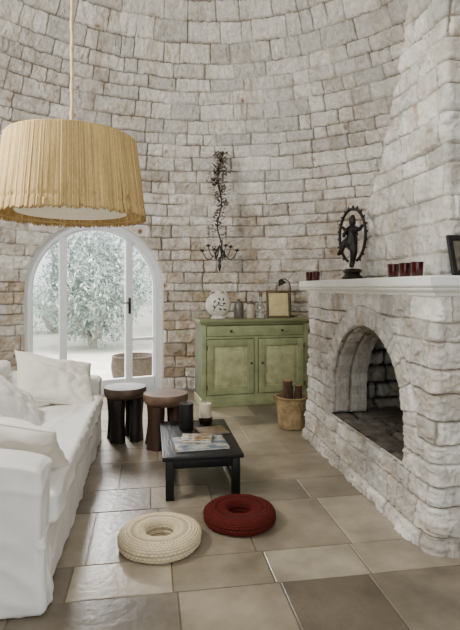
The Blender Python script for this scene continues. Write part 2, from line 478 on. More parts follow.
for (o_, z_) in prof:
    V += [(2.95, 2.19+o_, z_), (1.315+o_, 2.19+o_, z_), (1.315+o_, 4.30-o_, z_), (2.9, 4.30-o_, z_)]
for i in range(len(prof)-1):
    for k in range(4): Fc.append((i*4+k, i*4+(k+1) % 4, i*4+4+(k+1) % 4, i*4+4+k))
Fc.append(tuple((len(prof)-1)*4+k for k in range(4))); Fc.append((3, 2, 1, 0))
b = MB(); b.add(V, Fc); b.build('mantel_shelf', M_plaster, FP, angle=30)
HX, HY0 = 1.555, 2.43
nu, nv = 620, 460
zv = np.linspace(1.352, 4.5, nv)
rh = .014; Dh = .95
uu = np.linspace(0, 1, nu)
U, Z = np.meshgrid(uu, zv, indexing='ij')
y1 = 2.58+1.36*np.exp(-(Z-1.36)/.95)
Tt = 2*Dh+PI*rh+(y1-HY0-2*rh)
SS = U*Tt
x, y, nx, ny = wrap(SS, HY0, y1, HX, rh, Dh)
H, T, R = stones(SS, Z, .138, .27, 61, rc=.012, joint=.003, fill=.55, rough=1.25, wob=.75, tilt=1.1)
ch_ = stonecolor(T, R, SS, Z, W2, lin(182, 167, 144), lin(142, 132, 117), np.full_like(Z, .22), .10, 61, grey=.16)
V = np.stack([x+nx*H*.026, y+ny*H*.026, Z], -1).reshape(-1, 3)
mesh_np('chimney_hood', V, gridfaces(nu, nv), ch_.reshape(-1, 3), M_wall, FP)

# ------------------------------------------------------------------ pendant lamp
LX, LY = -.43, 2.90
lamp = thing('pendant_lamp', 'large drum pendant lamp with a straw raffia shade on a rope cord', 'lamp', (LX, LY, 1.70))
ns = 900; nz_ = 40
rg = np.random.RandomState(2)
rof = rg.rand(ns)*.006; lo = rg.rand(ns)*.024-.018; kk = .60+.60*rg.rand(ns)
A = np.arange(ns)*2*PI/ns
tz = np.linspace(0, 1, nz_)
AA2, TZ = np.meshgrid(A, tz, indexing='ij')
rs = .404+(.350-.404)*TZ**.95+rof[:, None]*(1-.4*TZ)+.002*np.sin(AA2*9+TZ*2)
rs = rs-.005*np.exp(-((TZ-.14)/.020)**2)
zs_ = TZ*.425+lo[:, None]*(1-TZ)**3
AA3 = AA2+(.005*np.sin(AA2*23)+.012*(rg.rand(ns)-.5)[:, None])*(1-TZ)
V = np.stack([rs*np.cos(AA3), rs*np.sin(AA3), zs_], -1).reshape(-1, 3)
base = np.array(lin(200, 168, 108)); cs = (kk[:, None, None]*base)*(.86+.28*rg.rand(ns, nz_, 1))
M_raf = mat('raffia', attr='Col', rough=.7, var=.2, scale=30, bump=.2, bscale=90, stretch=(1, 1, .1), spec=.3)
o = mesh_np('lamp_shade', V, gridfaces(ns, nz_, wrapu=True), cs.reshape(-1, 3), M_raf, lamp)
md = o.modifiers.new('thick', 'SOLIDIFY'); md.thickness = .008; md.offset = -1
M_rtrim = mat('raffia_trim', lin(190, 160, 104), .7)
for z_, r_ in ((.424, .346), (.01, .394)):
    MB().tube([(r_*math.cos(a), r_*math.sin(a), z_) for a in np.linspace(0, 2*PI, 48, endpoint=False)], .006, 6, True).build('shade_ring', M_rtrim, lamp)
MB().lathe([(0, .02), (.30, .02), (.305, .026), (.30, .032), (0, .032)], 48).build('diffuser', mat('diffuser_cloth', lin(240, 228, 200), .6, .05), lamp)
b = MB()
for k in range(3):
    a = k*2*PI/3; b.tube([(.02*math.cos(a), .02*math.sin(a), .40), (.34*math.cos(a), .34*math.sin(a), .424)], .004, 6)
b.lathe([(.0, .33), (.022, .33), (.024, .41), (.01, .44), (0, .44)], 16)
b.build('lamp_holder', mat('dull_brass', lin(120, 100, 60), .45, metal=.6), lamp)
b = MB(); pts = []
for i in range(116):
    z_ = .43+i*.0252; pts.append((.0016*math.sin(i*.9), .0016*math.cos(i*.9), z_))
b.tube(pts, [.0105+.0012*math.sin(i*1.3) for i in range(116)], 8)
b.build('cord', mat('rope_cord', lin(205, 185, 140), .8, .25, 40, .4, 120), lamp)

# ------------------------------------------------------------------ sofa and pillows
M_linen = mat('white_linen', lin(232, 229, 223), .85, .05, 4, .24, 8, spec=.2, bdist=.03)
M_linen2 = mat('cream_linen', lin(235, 229, 217), .85, .05, 4, .26, 9, spec=.2, bdist=.03)
sofa = thing('sofa', 'long white linen slipcovered sofa', 'sofa', (-.92, 3.27, 0))
def L_(x0, x1, y0, y1, z0, z1): return ((x0+x1)/2+.92, (y0+y1)/2-3.27, (z0+z1)/2), (x1-x0, y1-y0, z1-z0)
c, s_ = L_(-1.38, -.425, 2.08, 4.47, .006, .30); o = MB().box(c, s_, .010, k=2, n=70).build('base', M_linen, sofa, angle=80); soften(o, .009, 3.2, 3, 1.0)
c, s_ = L_(-1.17, -.400, 2.24, 4.31, .29, .42); o = MB().box(c, s_, .025, k=3, n=64).build('seat_cushion', M_linen, sofa, angle=80); soften(o, .012, 3.6, 4, .8)
for y0, y1, zt in ((2.06, 2.24, .645), (4.31, 4.50, .58)):
    c, s_ = L_(-1.40, -.425, y0, y1, .005, zt); o = MB().box(c, s_, .026, k=4, n=46).build('arm', M_linen, sofa, angle=80); soften(o, .011, 3.0, int(y0*10), .9)
    for v in o.data.vertices:
        k = max(0, v.co.x-.10)/.39; z = v.co.z
        if z > .25: v.co.z = z-.06*k*k*(z-.25)/.39
        if z < .3: v.co.x += .014*(1-z/.3)*(1 if v.co.x > .3 else 0)
c, s_ = L_(-1.42, -1.16, 2.08, 4.47, .02, .69); o = MB().box(c, s_, .04, k=4, n=44).build('backrest', M_linen, sofa, angle=80); soften(o, .014, 3, 9, .7)
def pillow(name, label, loc, rot, w, h, t, m, seed, group='loose pillows on the sofa'):
    n = 44; u = np.linspace(-1, 1, n); A, B = np.meshgrid(u, u, indexing='ij')
    x = w/2*A*(1-.09*(1-B**2)*A**2); y = h/2*B*(1-.09*(1-A**2)*B**2)
    z = t/2*((1-A**2)*(1-B**2))**.42
    wr = 1+.6*(fbm(A*2.3, B*2.3, seed)-.5)
    e = (np.abs(A) < 1) & (np.abs(B) < 1)
    nz2 = (.024*(fbm(A*3.0+3, B*3.0, seed+2)-.5)-.014*(1-np.abs(2*fbm(A*1.6+B*.8, B*1.6, seed+31, 2)-1))**6)*e
    V1 = np.stack([x, y, z*wr+nz2], -1).reshape(-1, 3); V2 = np.stack([x, y, -z*(2-wr)+nz2], -1).reshape(-1, 3)
    Fg = gridfaces(n, n)
    b = MB(); b.add(V1.tolist(), Fg.tolist()); b.add(V2.tolist(), Fg.tolist())
    e_ = [(x[i, 0], y[i, 0], 0) for i in range(n)]+[(x[-1, i], y[-1, i], 0) for i in range(1, n)]+[(x[i, -1], y[i, -1], 0) for i in range(n-2, -1, -1)]+[(x[0, i], y[0, i], 0) for i in range(n-2, 0, -1)]
    r = thing(name, label, 'pillow', loc, 0, group); r.rotation_euler = rot
    b.build('pillow_cover', m, r, angle=180)
    MB().tube(e_, .004, 6, True).build('piping', m, r, angle=180)
    return r
R_ = math.radians
pillow('throw_pillow', 'large cream pillow reclining at the far end of the white sofa', (-.72, 4.04, .590), (R_(38), R_(14), R_(24)), .62, .50, .16, M_linen2, 3)
pillow('throw_pillow', 'white pillow leaning on the sofa back beside the large cream pillow', (-.90, 3.36, .590), (R_(26), R_(36), R_(40)), .54, .50, .15, M_linen, 5)
pillow('throw_pillow', 'white pillow lying against the near arm of the sofa', (-.66, 2.50, .580), (R_(-38), R_(10), R_(-10)), .54, .46, .15, M_linen2, 8)

# ------------------------------------------------------------------ carved stools
def stool(label, loc, rz, m, mt, rad_, hgt, splay):
    r = thing('wooden_stool', label, 'stool', loc, rz, 'carved round stools by the door')
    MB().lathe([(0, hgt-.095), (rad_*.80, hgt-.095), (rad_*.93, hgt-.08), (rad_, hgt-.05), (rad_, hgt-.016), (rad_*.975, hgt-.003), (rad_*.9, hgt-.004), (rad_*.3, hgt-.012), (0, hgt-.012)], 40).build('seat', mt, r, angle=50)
    for k in range(4):
        a = k*PI/2+PI/4
        ca, sa = math.cos(a), math.sin(a)
        b = MB(); V = []; nlev = 9; nn = 10
        for i in range(nlev):
            t = i/(nlev-1); z_ = (hgt-.09)*(1-t)
            rr_ = rad_*(.66+splay*t*t-.05*math.sin(PI*t)); wd = rad_*(.33+.03*math.cos(2*PI*t)); dp_ = rad_*(.24)
            for j in range(nn):
                g = 2*PI*j/nn
                lx = rr_+dp_*math.copysign(abs(math.cos(g))**.5, math.cos(g)); ly = wd*math.copysign(abs(math.sin(g))**.5, math.sin(g))
                V.append((lx*ca-ly*sa, lx*sa+ly*ca, z_))
        Fc = [(i*nn+j, i*nn+(j+1) % nn, (i+1)*nn+(j+1) % nn, (i+1)*nn+j) for i in range(nlev-1) for j in range(nn)]
        Fc += [tuple(range(nn)), tuple((nlev-1)*nn+j for j in range(nn))]
        b.add(V, Fc); b.build('leg', m, r, angle=50)
    return r
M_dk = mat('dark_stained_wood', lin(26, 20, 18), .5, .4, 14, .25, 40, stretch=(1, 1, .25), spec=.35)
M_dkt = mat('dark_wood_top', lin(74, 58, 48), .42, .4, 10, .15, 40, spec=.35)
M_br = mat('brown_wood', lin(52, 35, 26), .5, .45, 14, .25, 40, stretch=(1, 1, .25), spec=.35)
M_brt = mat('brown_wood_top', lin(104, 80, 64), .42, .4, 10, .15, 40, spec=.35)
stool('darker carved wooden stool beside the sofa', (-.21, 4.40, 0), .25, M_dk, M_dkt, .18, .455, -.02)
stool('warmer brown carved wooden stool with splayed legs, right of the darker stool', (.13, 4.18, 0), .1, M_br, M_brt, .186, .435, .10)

# ------------------------------------------------------------------ coffee table
M_blk = mat('ebonised_wood', lin(14, 13, 14), .36, .3, 12, .12, 50, stretch=(1, .2, 1), spec=.3)
ct = thing('coffee_table', 'low black wooden coffee table', 'table', (.325, 3.46, 0))
MB().box((0, 0, .262), (.50, .84, .026), .005).build('tabletop', M_blk, ct)
for sx in (-1, 1):
    for sy in (-1, 1):
        b = MB(); b.box((sx*.205, sy*.37, .125), (.052, .052, .25), .006)
        b.build('leg', M_blk, ct)
for sy in (-1, 1):
    MB().box((0, sy*.375, .22), (.37, .018, .06), .003).build('apron', M_blk, ct)
for sx in (-1, 1):
    MB().box((sx*.21, 0, .22), (.018, .69, .06), .003).build('apron', M_blk, ct)
    MB().box((sx*.205, 0, .07), (.02, .69, .022), .003).build('stretcher', M_blk, ct)

TT = .2755
def candle(name, label, loc, r_, h_, m):
    t = thing(name, label, 'candle', loc)
    MB().lathe([(0, 0), (r_*.97, 0), (r_, .004), (r_, h_-.006), (r_*.96, h_), (r_*.5, h_-.004), (0, h_-.008)], 32).build('wax', m, t)
    MB().tube([(0, 0, h_-.01), (.001, 0, h_+.008), (.004, 0, h_+.014)], .0015, 6).build('wick', M_iron, t)
    return t
candle('pillar_candle', 'thick black pillar candle on the coffee table', (.262, 3.65, TT), .052, .185, mat('black_wax', (.007, .006, .006), .5, .2, spec=.3))
cc = candle('pillar_candle', 'cream pillar candle in a dark dish at the far end of the coffee table', (.418, 3.79, TT), .046, .125, mat('cream_wax', lin(196, 184, 158), .5, .1))
cc.location.z = TT+.021
MB().lathe([(0, -.02), (.046, -.02), (.052, -.012), (.053, .022), (.049, .024), (.048, 0), (0, -.001)], 32).build('dish', mat('dark_dish', lin(30, 25, 23), .4), cc)
def cover_mat(name, cols, scale, seed):
    m = bpy.data.materials.new(name); m.use_nodes = True; N = m.node_tree.nodes; L = m.node_tree.links
    tc = N.new('ShaderNodeTexCoord'); mp = N.new('ShaderNodeMapping'); mp.inputs['Location'].default_value = (seed, seed*2, 0)
    nz = N.new('ShaderNodeTexNoise'); nz.inputs['Scale'].default_value = scale; nz.inputs['Detail'].default_value = 3
    rp = N.new('ShaderNodeValToRGB'); rp.color_ramp.interpolation = 'EASE'
    while len(rp.color_ramp.elements) < len(cols): rp.color_ramp.elements.new(.5)
    for i, c in enumerate(cols):
        rp.color_ramp.elements[i].position = .3+.4*i/(len(cols)-1); rp.color_ramp.elements[i].color = c+(1,)
    L.new(tc.outputs['Object'], mp.inputs[0]); L.new(mp.outputs[0], nz.inputs['Vector']); L.new(nz.outputs['Fac'], rp.inputs[0]); L.new(rp.outputs[0], N['Principled BSDF'].inputs['Base Color'])
    N['Principled BSDF'].inputs['Roughness'].default_value = .4
    return m
M_page = mat('paper_pages', lin(215, 210, 198), .7, .06, 4, .2, 100, stretch=(1, 1, 30))
def book(label, loc, rz, w, h, t, mc, grp='books on the coffee table'):
    r = thing('magazine', label, 'magazine', loc, rz, grp)
    MB().box((0, 0, t/2), (w-.006, h-.006, t-.005), .001).build('pages', M_page, r)
    b = MB(); b.box((0, 0, t-.0015), (w, h, .003), .001); b.box((0, 0, .0015), (w, h, .003), .001); b.box((-w/2+.001, 0, t/2), (.003, h, t), .001)
    b.build('cover', mc, r)
    return r
book('large picture magazine with a grey and blue cover on the black table', (.325, 3.27, TT+.0003), .06, .34, .27, .014, cover_mat('cover_a', [lin(26, 30, 36), lin(84, 98, 112), lin(160, 156, 142), lin(76, 60, 40)], 14, 1))
book('smaller book with a white and ochre cover lying on the large magazine', (.31, 3.33, TT+.0148), -.15, .20, .16, .016, cover_mat('cover_b', [lin(90, 98, 104), lin(176, 170, 156), lin(130, 102, 56), lin(56, 52, 50)], 18, 4))
book('thin brown magazine between the candles and the large magazine', (.44, 3.55, TT+.0003), .2, .20, .19, .010, cover_mat('cover_c', [lin(46, 36, 28), lin(110, 88, 58), lin(60, 68, 76)], 16, 7))

# ------------------------------------------------------------------ crocheted floor cushions
def donut(label, loc, m, RM, a, bz, seed, cat='floor cushion'):
    nu, nv = 340, 140
    u = np.linspace(0, 2*PI, nu, endpoint=False); v = np.linspace(0, 2*PI, nv, endpoint=False)
    U, Vv = np.meshgrid(u, v, indexing='ij')
    rows = 24
    rowf = Vv/(2*PI)*rows; ri = np.floor(rowf)
    st = np.abs(np.sin(PI*rowf))**.6*(.45+.55*np.abs(np.sin(U*30+ri*PI/2)))
    d = .0065*st+.007*(fbm(np.cos(U)*2+5, np.sin(U)*2+Vv*.4, seed)-.5)
    inner = np.cos(Vv) < 0
    ex = np.where(inner, .40, .80)
    cx = np.sign(np.cos(Vv))*np.abs(np.cos(Vv))**ex; sz = np.sign(np.sin(Vv))*np.abs(np.sin(Vv))**np.where(inner, .55, .72)
    r = RM+(a+d)*cx; z = bz+(bz+d)*sz
    z = np.maximum(z, .001)
    P = np.stack([r*np.cos(U), r*np.sin(U), z], -1).reshape(-1, 3)
    k = (.52+.56*st)[..., None]
    c = np.array(m)*k
    t = thing('floor_cushion', label, cat, loc, seed, 'crocheted ring floor cushions')
    mesh_np('crochet_cover', P, gridfaces(nu, nv, True, True), c.reshape(-1, 3), M_yarn, t)
M_yarn = mat('yarn', attr='Col', rough=.9, var=.15, scale=60, bump=.4, bscale=200, spec=.15)
donut('cream crocheted round floor cushion with a hole in its middle', (.05, 2.56, 0), lin(224, 206, 170), .141, .064, .041, 1)
donut('dark red crocheted round floor cushion with a hole in its middle', (.494, 2.745, 0), lin(88, 30, 23), .134, .063, .040, 2)

# ------------------------------------------------------------------ sideboard
M_green = mat('sage_paint', lin(146, 152, 110), .6, .12, 7, .12, 40, dark=lin(122, 128, 88))
M_green2 = mat('sage_paint_worn', lin(170, 172, 130), .6, .16, 9, .12, 40, dark=lin(140, 142, 102))
M_greend = mat('sage_paint_dark', lin(86, 95, 64), .6, .12, 7, .15, 40)
M_btop = mat('worn_green_top', lin(118, 122, 84), .5, .25, 8, .15, 40, stretch=(.3, 1, 1))
SW, SD, SH = 1.23, .42, .955
sb = thing('sideboard', 'sage green painted wooden sideboard with two doors below one long drawer', 'sideboard', (1.150, 5.66, 0), R_(5))
fy = -SD/2
b = MB()
b.box((-SW/2+.0125, 0, .50), (.025, SD, .82), .003); b.box((SW/2-.0125, 0, .50), (.025, SD, .82), .003)
b.box((0, SD/2-.01, .50), (SW-.05, .02, .82), .002); b.box((0, 0, .10), (SW-.05, SD, .03), .002)
b.box((0, 0, .755), (SW-.05, SD-.03, .02), .002)
b.build('carcass', M_greend, sb)
b = MB()
for x_ in (-SW/2+.025, SW/2-.025): b.box((x_, fy+.008, .50), (.05, .022, .82), .003)
b.box((0, fy+.008, .43), (.05, .022, .66), .003)
b.box((0, fy+.008, .755), (SW-.02, .020, .03), .003); b.box((0, fy+.008, .105), (SW-.02, .020, .05), .003); b.box((0, fy+.008, .90), (SW-.02, .020, .02), .003)
b.build('face_frame', M_green, sb)
b = MB(); b.box((0, -.005, SH-.018), (SW+.06, SD+.05, .034), .008); b.box((0, -.003, SH-.045), (SW+.03, SD+.025, .02), .006)
b.build('top', M_btop, sb)
b = MB(); b.box((0, fy-.006, .045), (SW+.02, .02, .09), .005); b.box((-SW/2, 0, .045), (.02, SD, .09), .005); b.box((SW/2, 0, .045), (.02, SD, .09), .005)
b.build('plinth', M_green, sb)
M_knob = mat('dark_knob', lin(60, 48, 34), .4, .2)
b = MB(); b.box((0, fy-.004, .828), (1.12, .022, .11), .004); b.box((0, fy-.010, .828), (1.06, .014, .065), .004)
drw = b.build('drawer', M_green, sb)
for sx in (-1, 1):
    xc = sx*.295; w = .53
    MB().lathe([(0, 0), (.008, 0), (.008, .012), (.016, .02), (.012, .03), (0, .032)], 14, (xc, fy-.016, .828), M=Matrix.Rotation(PI/2, 4, 'X')).build('knob', M_knob, drw)
    b = MB(); z0, z1 = .135, .735; st = .075
    for e in (-1, 1):
        b.box((xc+e*(w/2-st/2), fy-.006, (z0+z1)/2), (st, .024, z1-z0), .003)
    b.box((xc, fy-.006, z1-st/2), (w-2*st+.004, .024, st), .003); b.box((xc, fy-.006, z0+st/2), (w-2*st+.004, .024, st), .003)
    d = b.build('cabinet_door', M_green, sb)
    p = MB(); p.box((xc, fy+.002, (z0+z1)/2), (w-2*st+.01, .012, z1-z0-2*st+.01), .002)
    p.box((xc, fy-.003, (z0+z1)/2), (w-2*st-.05, .014, z1-z0-2*st-.05), .006); p.build('door_panel', M_green2, d)
    MB().lathe([(0, 0), (.008, 0), (.008, .012), (.015, .02), (.011, .028), (0, .03)], 14, (xc-sx*(w/2-.035), fy-.017, .47), M=Matrix.Rotation(PI/2, 4, 'X')).build('knob', M_knob, d)
    for zz_ in (.22, .65): MB().tube([(xc+sx*(w/2+.002), fy-.02, zz_-.025), (xc+sx*(w/2+.002), fy-.02, zz_+.025)], .006, 8).build('hinge', M_knob, d)

ZT = SH-.001
fk = thing('ceramic_flask', 'round white ceramic flask with a dark painted sprig on the left of the sideboard', 'vase', (.765, 5.61, ZT), R_(-4))
pf = [(0, 0), (.08, 0), (.085, .012), (.07, .02)]+[(.145*math.sin(a), .155-.142*math.cos(a)) for a in np.linspace(.5, PI-.25, 22)]+[(.032, .305), (.03, .318), (.042, .328), (.036, .331), (.024, .318), (0, .305)]
MB().lathe(pf, 40, sy=.58).build('body', mat('white_glaze', lin(208, 202, 188), .3, .14, 8, .03), fk, angle=60)
def flask_y(x_, z_):
    rr_ = math.sqrt(max(0, .146**2-(z_-.155)**2)); return -.58*math.sqrt(max(0, rr_**2-x_*x_))-.001
M_motif = mat('dark_motif', lin(70, 66, 62), .4, .3, 20)
b = MB()
b.tube([(-.06+.12*t, flask_y(-.06+.12*t, .09+.10*t+.03*math.sin(t*5)), .09+.10*t+.03*math.sin(t*5)) for t in np.linspace(0, 1, 14)], .004, 6)
for (x_, z_, a) in ((-.04, .12, 2.2), (-.01, .16, 1.2), (.0, .12, -.6), (.04, .17, .2), (.05, .20, 1.6), (-.06, .18, .9), (.02, .21, 2.4), (.05, .11, -.3)):
    pts = [(x_+r_*math.cos(a), flask_y(x_+r_*math.cos(a), z_+r_*math.sin(a)), z_+r_*math.sin(a)) for r_ in np.linspace(0, .040, 6)]
    b.tube(pts, [.003, .007, .010, .010, .006, .001], 6)
b.build('painted_motif', M_motif, fk)
M_hgl = mat('white_glaze_handle', lin(200, 195, 182), .3, .06)
for sx in (-1, 1): MB().tube([(sx*.03, 0, .308), (sx*.06, 0, .314), (sx*.085, 0, .294), (sx*.090, 0, .264)], .008, 8).build('handle', M_hgl, fk)
M_gl = mat('pale_glass', lin(225, 230, 220), .08, .02, 4, 0, trans=.8)
def jar(label, loc, r_, h_, m, ml):
    t = thing('storage_jar', label, 'jar', loc, 0, 'small jars on the sideboard')
    MB().lathe([(0, 0), (r_*.92, 0), (r_, .01), (r_*1.02, h_*.5), (r_*.95, h_*.8), (r_*.75, h_*.9), (0, h_*.9)], 28).build('body', m, t)
    MB().lathe([(0, h_*.89), (r_*.8, h_*.89), (r_*.82, h_*.97), (r_*.5, h_), (.012, h_*1.01), (.018, h_*1.06), (.01, h_*1.1), (0, h_*1.1)], 28).build('lid', ml, t)
M_tin = mat('grey_tin', lin(104, 100, 90), .4, .25, 12, .1, metal=.3)
M_lt = mat('pale_stoneware', lin(178, 168, 146), .4, .12, 10)
jar('grey metal jar with a lid beside the white flask', (1.005, 5.64, ZT), .058, .20, M_tin, M_tin)
jar('pale stoneware jar right of the grey jar', (1.145, 5.66, ZT), .055, .18, M_lt, M_tin)
bt = thing('glass_bottle', 'clear glass carafe with a stopper between the jars and the picture', 'bottle', (1.262, 5.65, ZT))
MB().lathe([(0, 0), (.045, 0), (.05, .01), (.05, .12), (.03, .17), (.018, .19), (.018, .25), (.024, .255)], 24).build('bottle_body', M_gl, bt)
MB().lathe([(0, .245), (.014, .245), (.016, .262), (.024, .275), (.02, .30), (0, .308)], 20).build('stopper', mat('cork', lin(120, 90, 60), .8), bt)
pc = thing('picture_frame', 'framed parchment picture leaning back at the right of the sideboard', 'picture', (1.475, 5.63, ZT)); pc.rotation_euler = (R_(-13), 0, R_(-4))
b = MB(); w, h_ = .28, .32
for e in (-1, 1): b.box((e*(w/2-.0125), 0, h_/2), (.025, .02, h_), .004); b.box((0, 0, h_/2+e*(h_/2-.0125)), (w-.045, .02, .025), .004)
b.build('frame', mat('bronze_frame', lin(92, 74, 44), .4, .25, 15, .1, metal=.3), pc)
MB().box((0, .003, h_/2), (w-.045, .006, h_-.045), .001).build('picture', mat('parchment', lin(196, 180, 132), .7, .18, 9, .05), pc)
dl_ = thing('desk_lamp', 'small black bent-neck lamp behind the parchment picture', 'lamp', (1.66, 5.79, ZT))
MB().lathe([(0, 0), (.055, 0), (.055, .012), (.012, .022), (0, .022)], 24).build('base', M_iron, dl_)
MB().tube([(0, 0, .02), (0, 0, .36), (-.02, -.01, .42), (-.07, -.02, .455), (-.12, -.03, .445)], .006, 8).build('neck', M_iron, dl_)
MB().lathe([(.012, .02), (.02, .015), (.055, -.045), (.052, -.045), (.016, .012)], 20, (-.13, -.03, .43), M=Matrix.Rotation(-.5, 4, 'Y')).build('lamp_shade', M_iron, dl_)

# ------------------------------------------------------------------ wall candelabra
ca = thing('wall_candelabra', 'black wrought iron candelabra with a leafy flowered stem hanging on the stone wall', 'candelabra', (.80, 5.76, 1.48), R_(10))
M_rust = mat('rusted_iron', lin(40, 36, 33), .6, .4, 20, .2, 60)
b = MB(); pts = [(.03*math.sin(i*.5), .015*math.cos(i*.4), .12+i*.044) for i in range(30)]
b.tube(pts, .008, 6); b.tube([(.03*math.sin((i*.5)+2.4), .02*math.cos(i*.6), .35+i*.044) for i in range(24)], .005, 6)
b.tube([(pts[-1][0], 0, 1.38), (0, .05, 1.42), (0, .14, 1.43), (0, .24, 1.42)], .008, 6)
b.build('stem', M_rust, ca)
rl = random.Random(4); b = MB()
M_leafi = mat('iron_leaf', lin(50, 45, 38), .6, .5, 20, .1)
for i in range(420):
    t = rl.random()**.75; z_ = .36+t*1.04
    a = rl.uniform(0, 2*PI); rr_ = (.035+.10*abs(math.sin(t*6+.8)))*rl.random()
    p = (rr_*math.cos(a)+.03*math.sin((z_-.12)/.044*.5), rr_*math.sin(a)*.6, z_)
    b.leaf(p, (math.cos(a), math.sin(a)*.6, rl.uniform(-.6, .8)), (0, 0, 1), rl.uniform(.035, .07), rl.uniform(.018, .034))
b.build('leaves', M_leafi, ca, angle=10)
M_ros = mat('iron_flower', lin(104, 92, 82), .6, .4, 20)
for i, (x_, z_) in enumerate([(-.03, 1.34), (.04, 1.30), (-.01, 1.23), (.045, 1.15), (-.045, 1.07), (.03, .98), (-.05, .88), (.055, .80), (-.03, .70)]):
    f_ = MB()
    for k in range(12):
        a = k*2.4; rr_ = .006+.0022*k
        f_.leaf((x_+rr_*.4*math.cos(a), -.05, z_+rr_*.4*math.sin(a)), (math.cos(a), -.5, math.sin(a)), (0, -1, 0), .028+.001*k, .025)
    f_.build('flower', M_ros, ca, angle=10)
M_wax = mat('candle_wax', lin(190, 180, 155), .5, .08)
M_cry = mat('crystal_drop', lin(190, 186, 176), .15, .1, 20, 0)
for k in range(8):
    a = k*2*PI/8+.25; ca_, sa_ = math.cos(a), math.sin(a)*.75; R2 = .215 if k % 2 else .15
    pts = []
    for i in range(14):
        t = i/13; rr_ = R2*(t**.9)
        pts.append((rr_*ca_, rr_*sa_, .32-.18*math.sin(t*PI*.82)+(.02 if k % 2 else .07)*t))
    e = pts[-1]
    ar = MB(); ar.tube(pts, .0055, 6)
    for i in (3, 6, 9, 11): ar.leaf(pts[i], (ca_, sa_, .9), (0, 0, 1), .045, .022); ar.leaf(pts[i], (-ca_*.3, -sa_*.3, -.9), (1, 0, 0), .036, .018)
    ar.lathe([(0, 0), (.014, .0), (.030, .014), (.028, .018), (.014, .008), (.012, .03), (0, .03)], 14, e)
    arm = ar.build('candle_arm', M_rust, ca)
    MB().lathe([(0, .008), (.009, .008), (.009, .06), (.004, .065), (0, .065)], 12, e).build('candle', M_wax, arm)
    for q_ in (13, 8):
        g = pts[q_]
        MB().tube([(g[0], g[1], g[2]+.002), (g[0], g[1], g[2]-.035), (g[0], g[1], g[2]-.05), (g[0], g[1], g[2]-.075)], [.0015, .002, .009, .001], 6).build('crystal_drop', M_cry, arm)
MB().lathe([(0, -.02), (.012, 0), (.022, .04), (.012, .08), (.020, .11), (.01, .15), (.0, .15)], 14, (0, 0, .03)).build('finial', M_rust, ca)

# ------------------------------------------------------------------ log bucket
bk = thing('log_bucket', 'ochre straw bucket holding firewood beside the fireplace', 'bucket', (1.31, 4.52, 0))
pf = []
for i in range(45):
    t = i/44; pf.append((.125+.022*t+.003*abs(math.sin(i*PI/2.5)), .005+t*.285))
pf = [(0, .003)]+pf+[(.138, .295), (.125, .27), (.112, .03), (0, .03)]
MB().lathe(pf, 36).build('bucket_body', mat('ochre_straw', lin(164, 140, 98), .85, .2, 12, .4, 60, dark=lin(112, 92, 62)), bk, angle=50)
b = MB(); b.tube([(.15*math.cos(a), .15*math.sin(a), .285) for a in np.linspace(0, 2*PI, 36, endpoint=False)], .010, 8, True); b.build('rim', mat('straw_rim', lin(138, 114, 76), .85, .3, 10, .35, 60), bk)
for sx in (-1, 1):
    MB().tube([(sx*.155, -.04, .25), (sx*.175, -.03, .29), (sx*.178, 0, .305), (sx*.175, .03, .29), (sx*.155, .04, .25)], .007, 8).build('handle', mat('straw_handle', lin(130, 104, 66), .75), bk)
M_bark = mat('bark', lin(80, 56, 40), .85, .4, 14, .6, 40, stretch=(1, 1, .3)); M_cut = mat('cut_wood', lin(150, 114, 76), .7, .2, 10, .1)
def log(label, p0, p1, r_):
    d = Vector(p1)-Vector(p0); L = d.length
    t = thing('firewood_log', label, 'log', p0, 0, 'logs in the bucket')
    t.rotation_euler = Vector((0, 0, 1)).rotation_difference(d).to_euler()
    pf = [(r_*(1+.05*math.sin(i*1.7)), L*i/12) for i in range(13)]
    MB().lathe(pf, 16).build('bark', M_bark, t, angle=60)
    MB().lathe([(0, L-.002), (r_*.92, L-.002), (r_*.9, L+.004), (0, L+.005)], 16).build('cut_end', M_cut, t)
log('thick upright log in the straw bucket', (1.262, 4.51, .032), (1.262, 4.50, .44), .045)
log('thinner log leaning in the straw bucket', (1.355, 4.51, .032), (1.372, 4.51, .39), .034)
log('short log behind the thick log in the straw bucket', (1.31, 4.592, .032), (1.31, 4.60, .37), .032)

# ------------------------------------------------------------------ mantel objects
MT = 1.3603
st = thing('bronze_statue', 'dark bronze dancing figure inside a flaming ring on the mantel', 'statue', (1.415, 3.36, MT), R_(-70))
M_brz = mat('dark_bronze', lin(34, 29, 26), .4, .4, 25, .15, 60, metal=.5)
MB().lathe([(0, 0), (.085, 0), (.088, .015), (.07, .03), (.06, .04), (.075, .052), (.08, .065), (.06, .075), (0, .078)], 32, sy=.7).build('pedestal', M_brz, st)
b = MB(); n = 60; ring_p = [(.130*math.sin(a), .0, .31+.190*-math.cos(a)) for a in np.linspace(.35, 2*PI-.35, n)]
b.tube(ring_p, .0105, 8)
for i in range(2, n-1, 3):
    p = Vector(ring_p[i]); o_ = (p-Vector((0, 0, .31))); o_ = Vector((o_.x/.130**2, 0, o_.z/.190**2)).normalized()
    b.lathe([(.011, 0), (.012, .008), (.006, .020), (0, .030)], 8, p, M=Vector((0, 0, 1)).rotation_difference(o_).to_matrix().to_4x4())
b.build('flame_ring', M_brz, st)
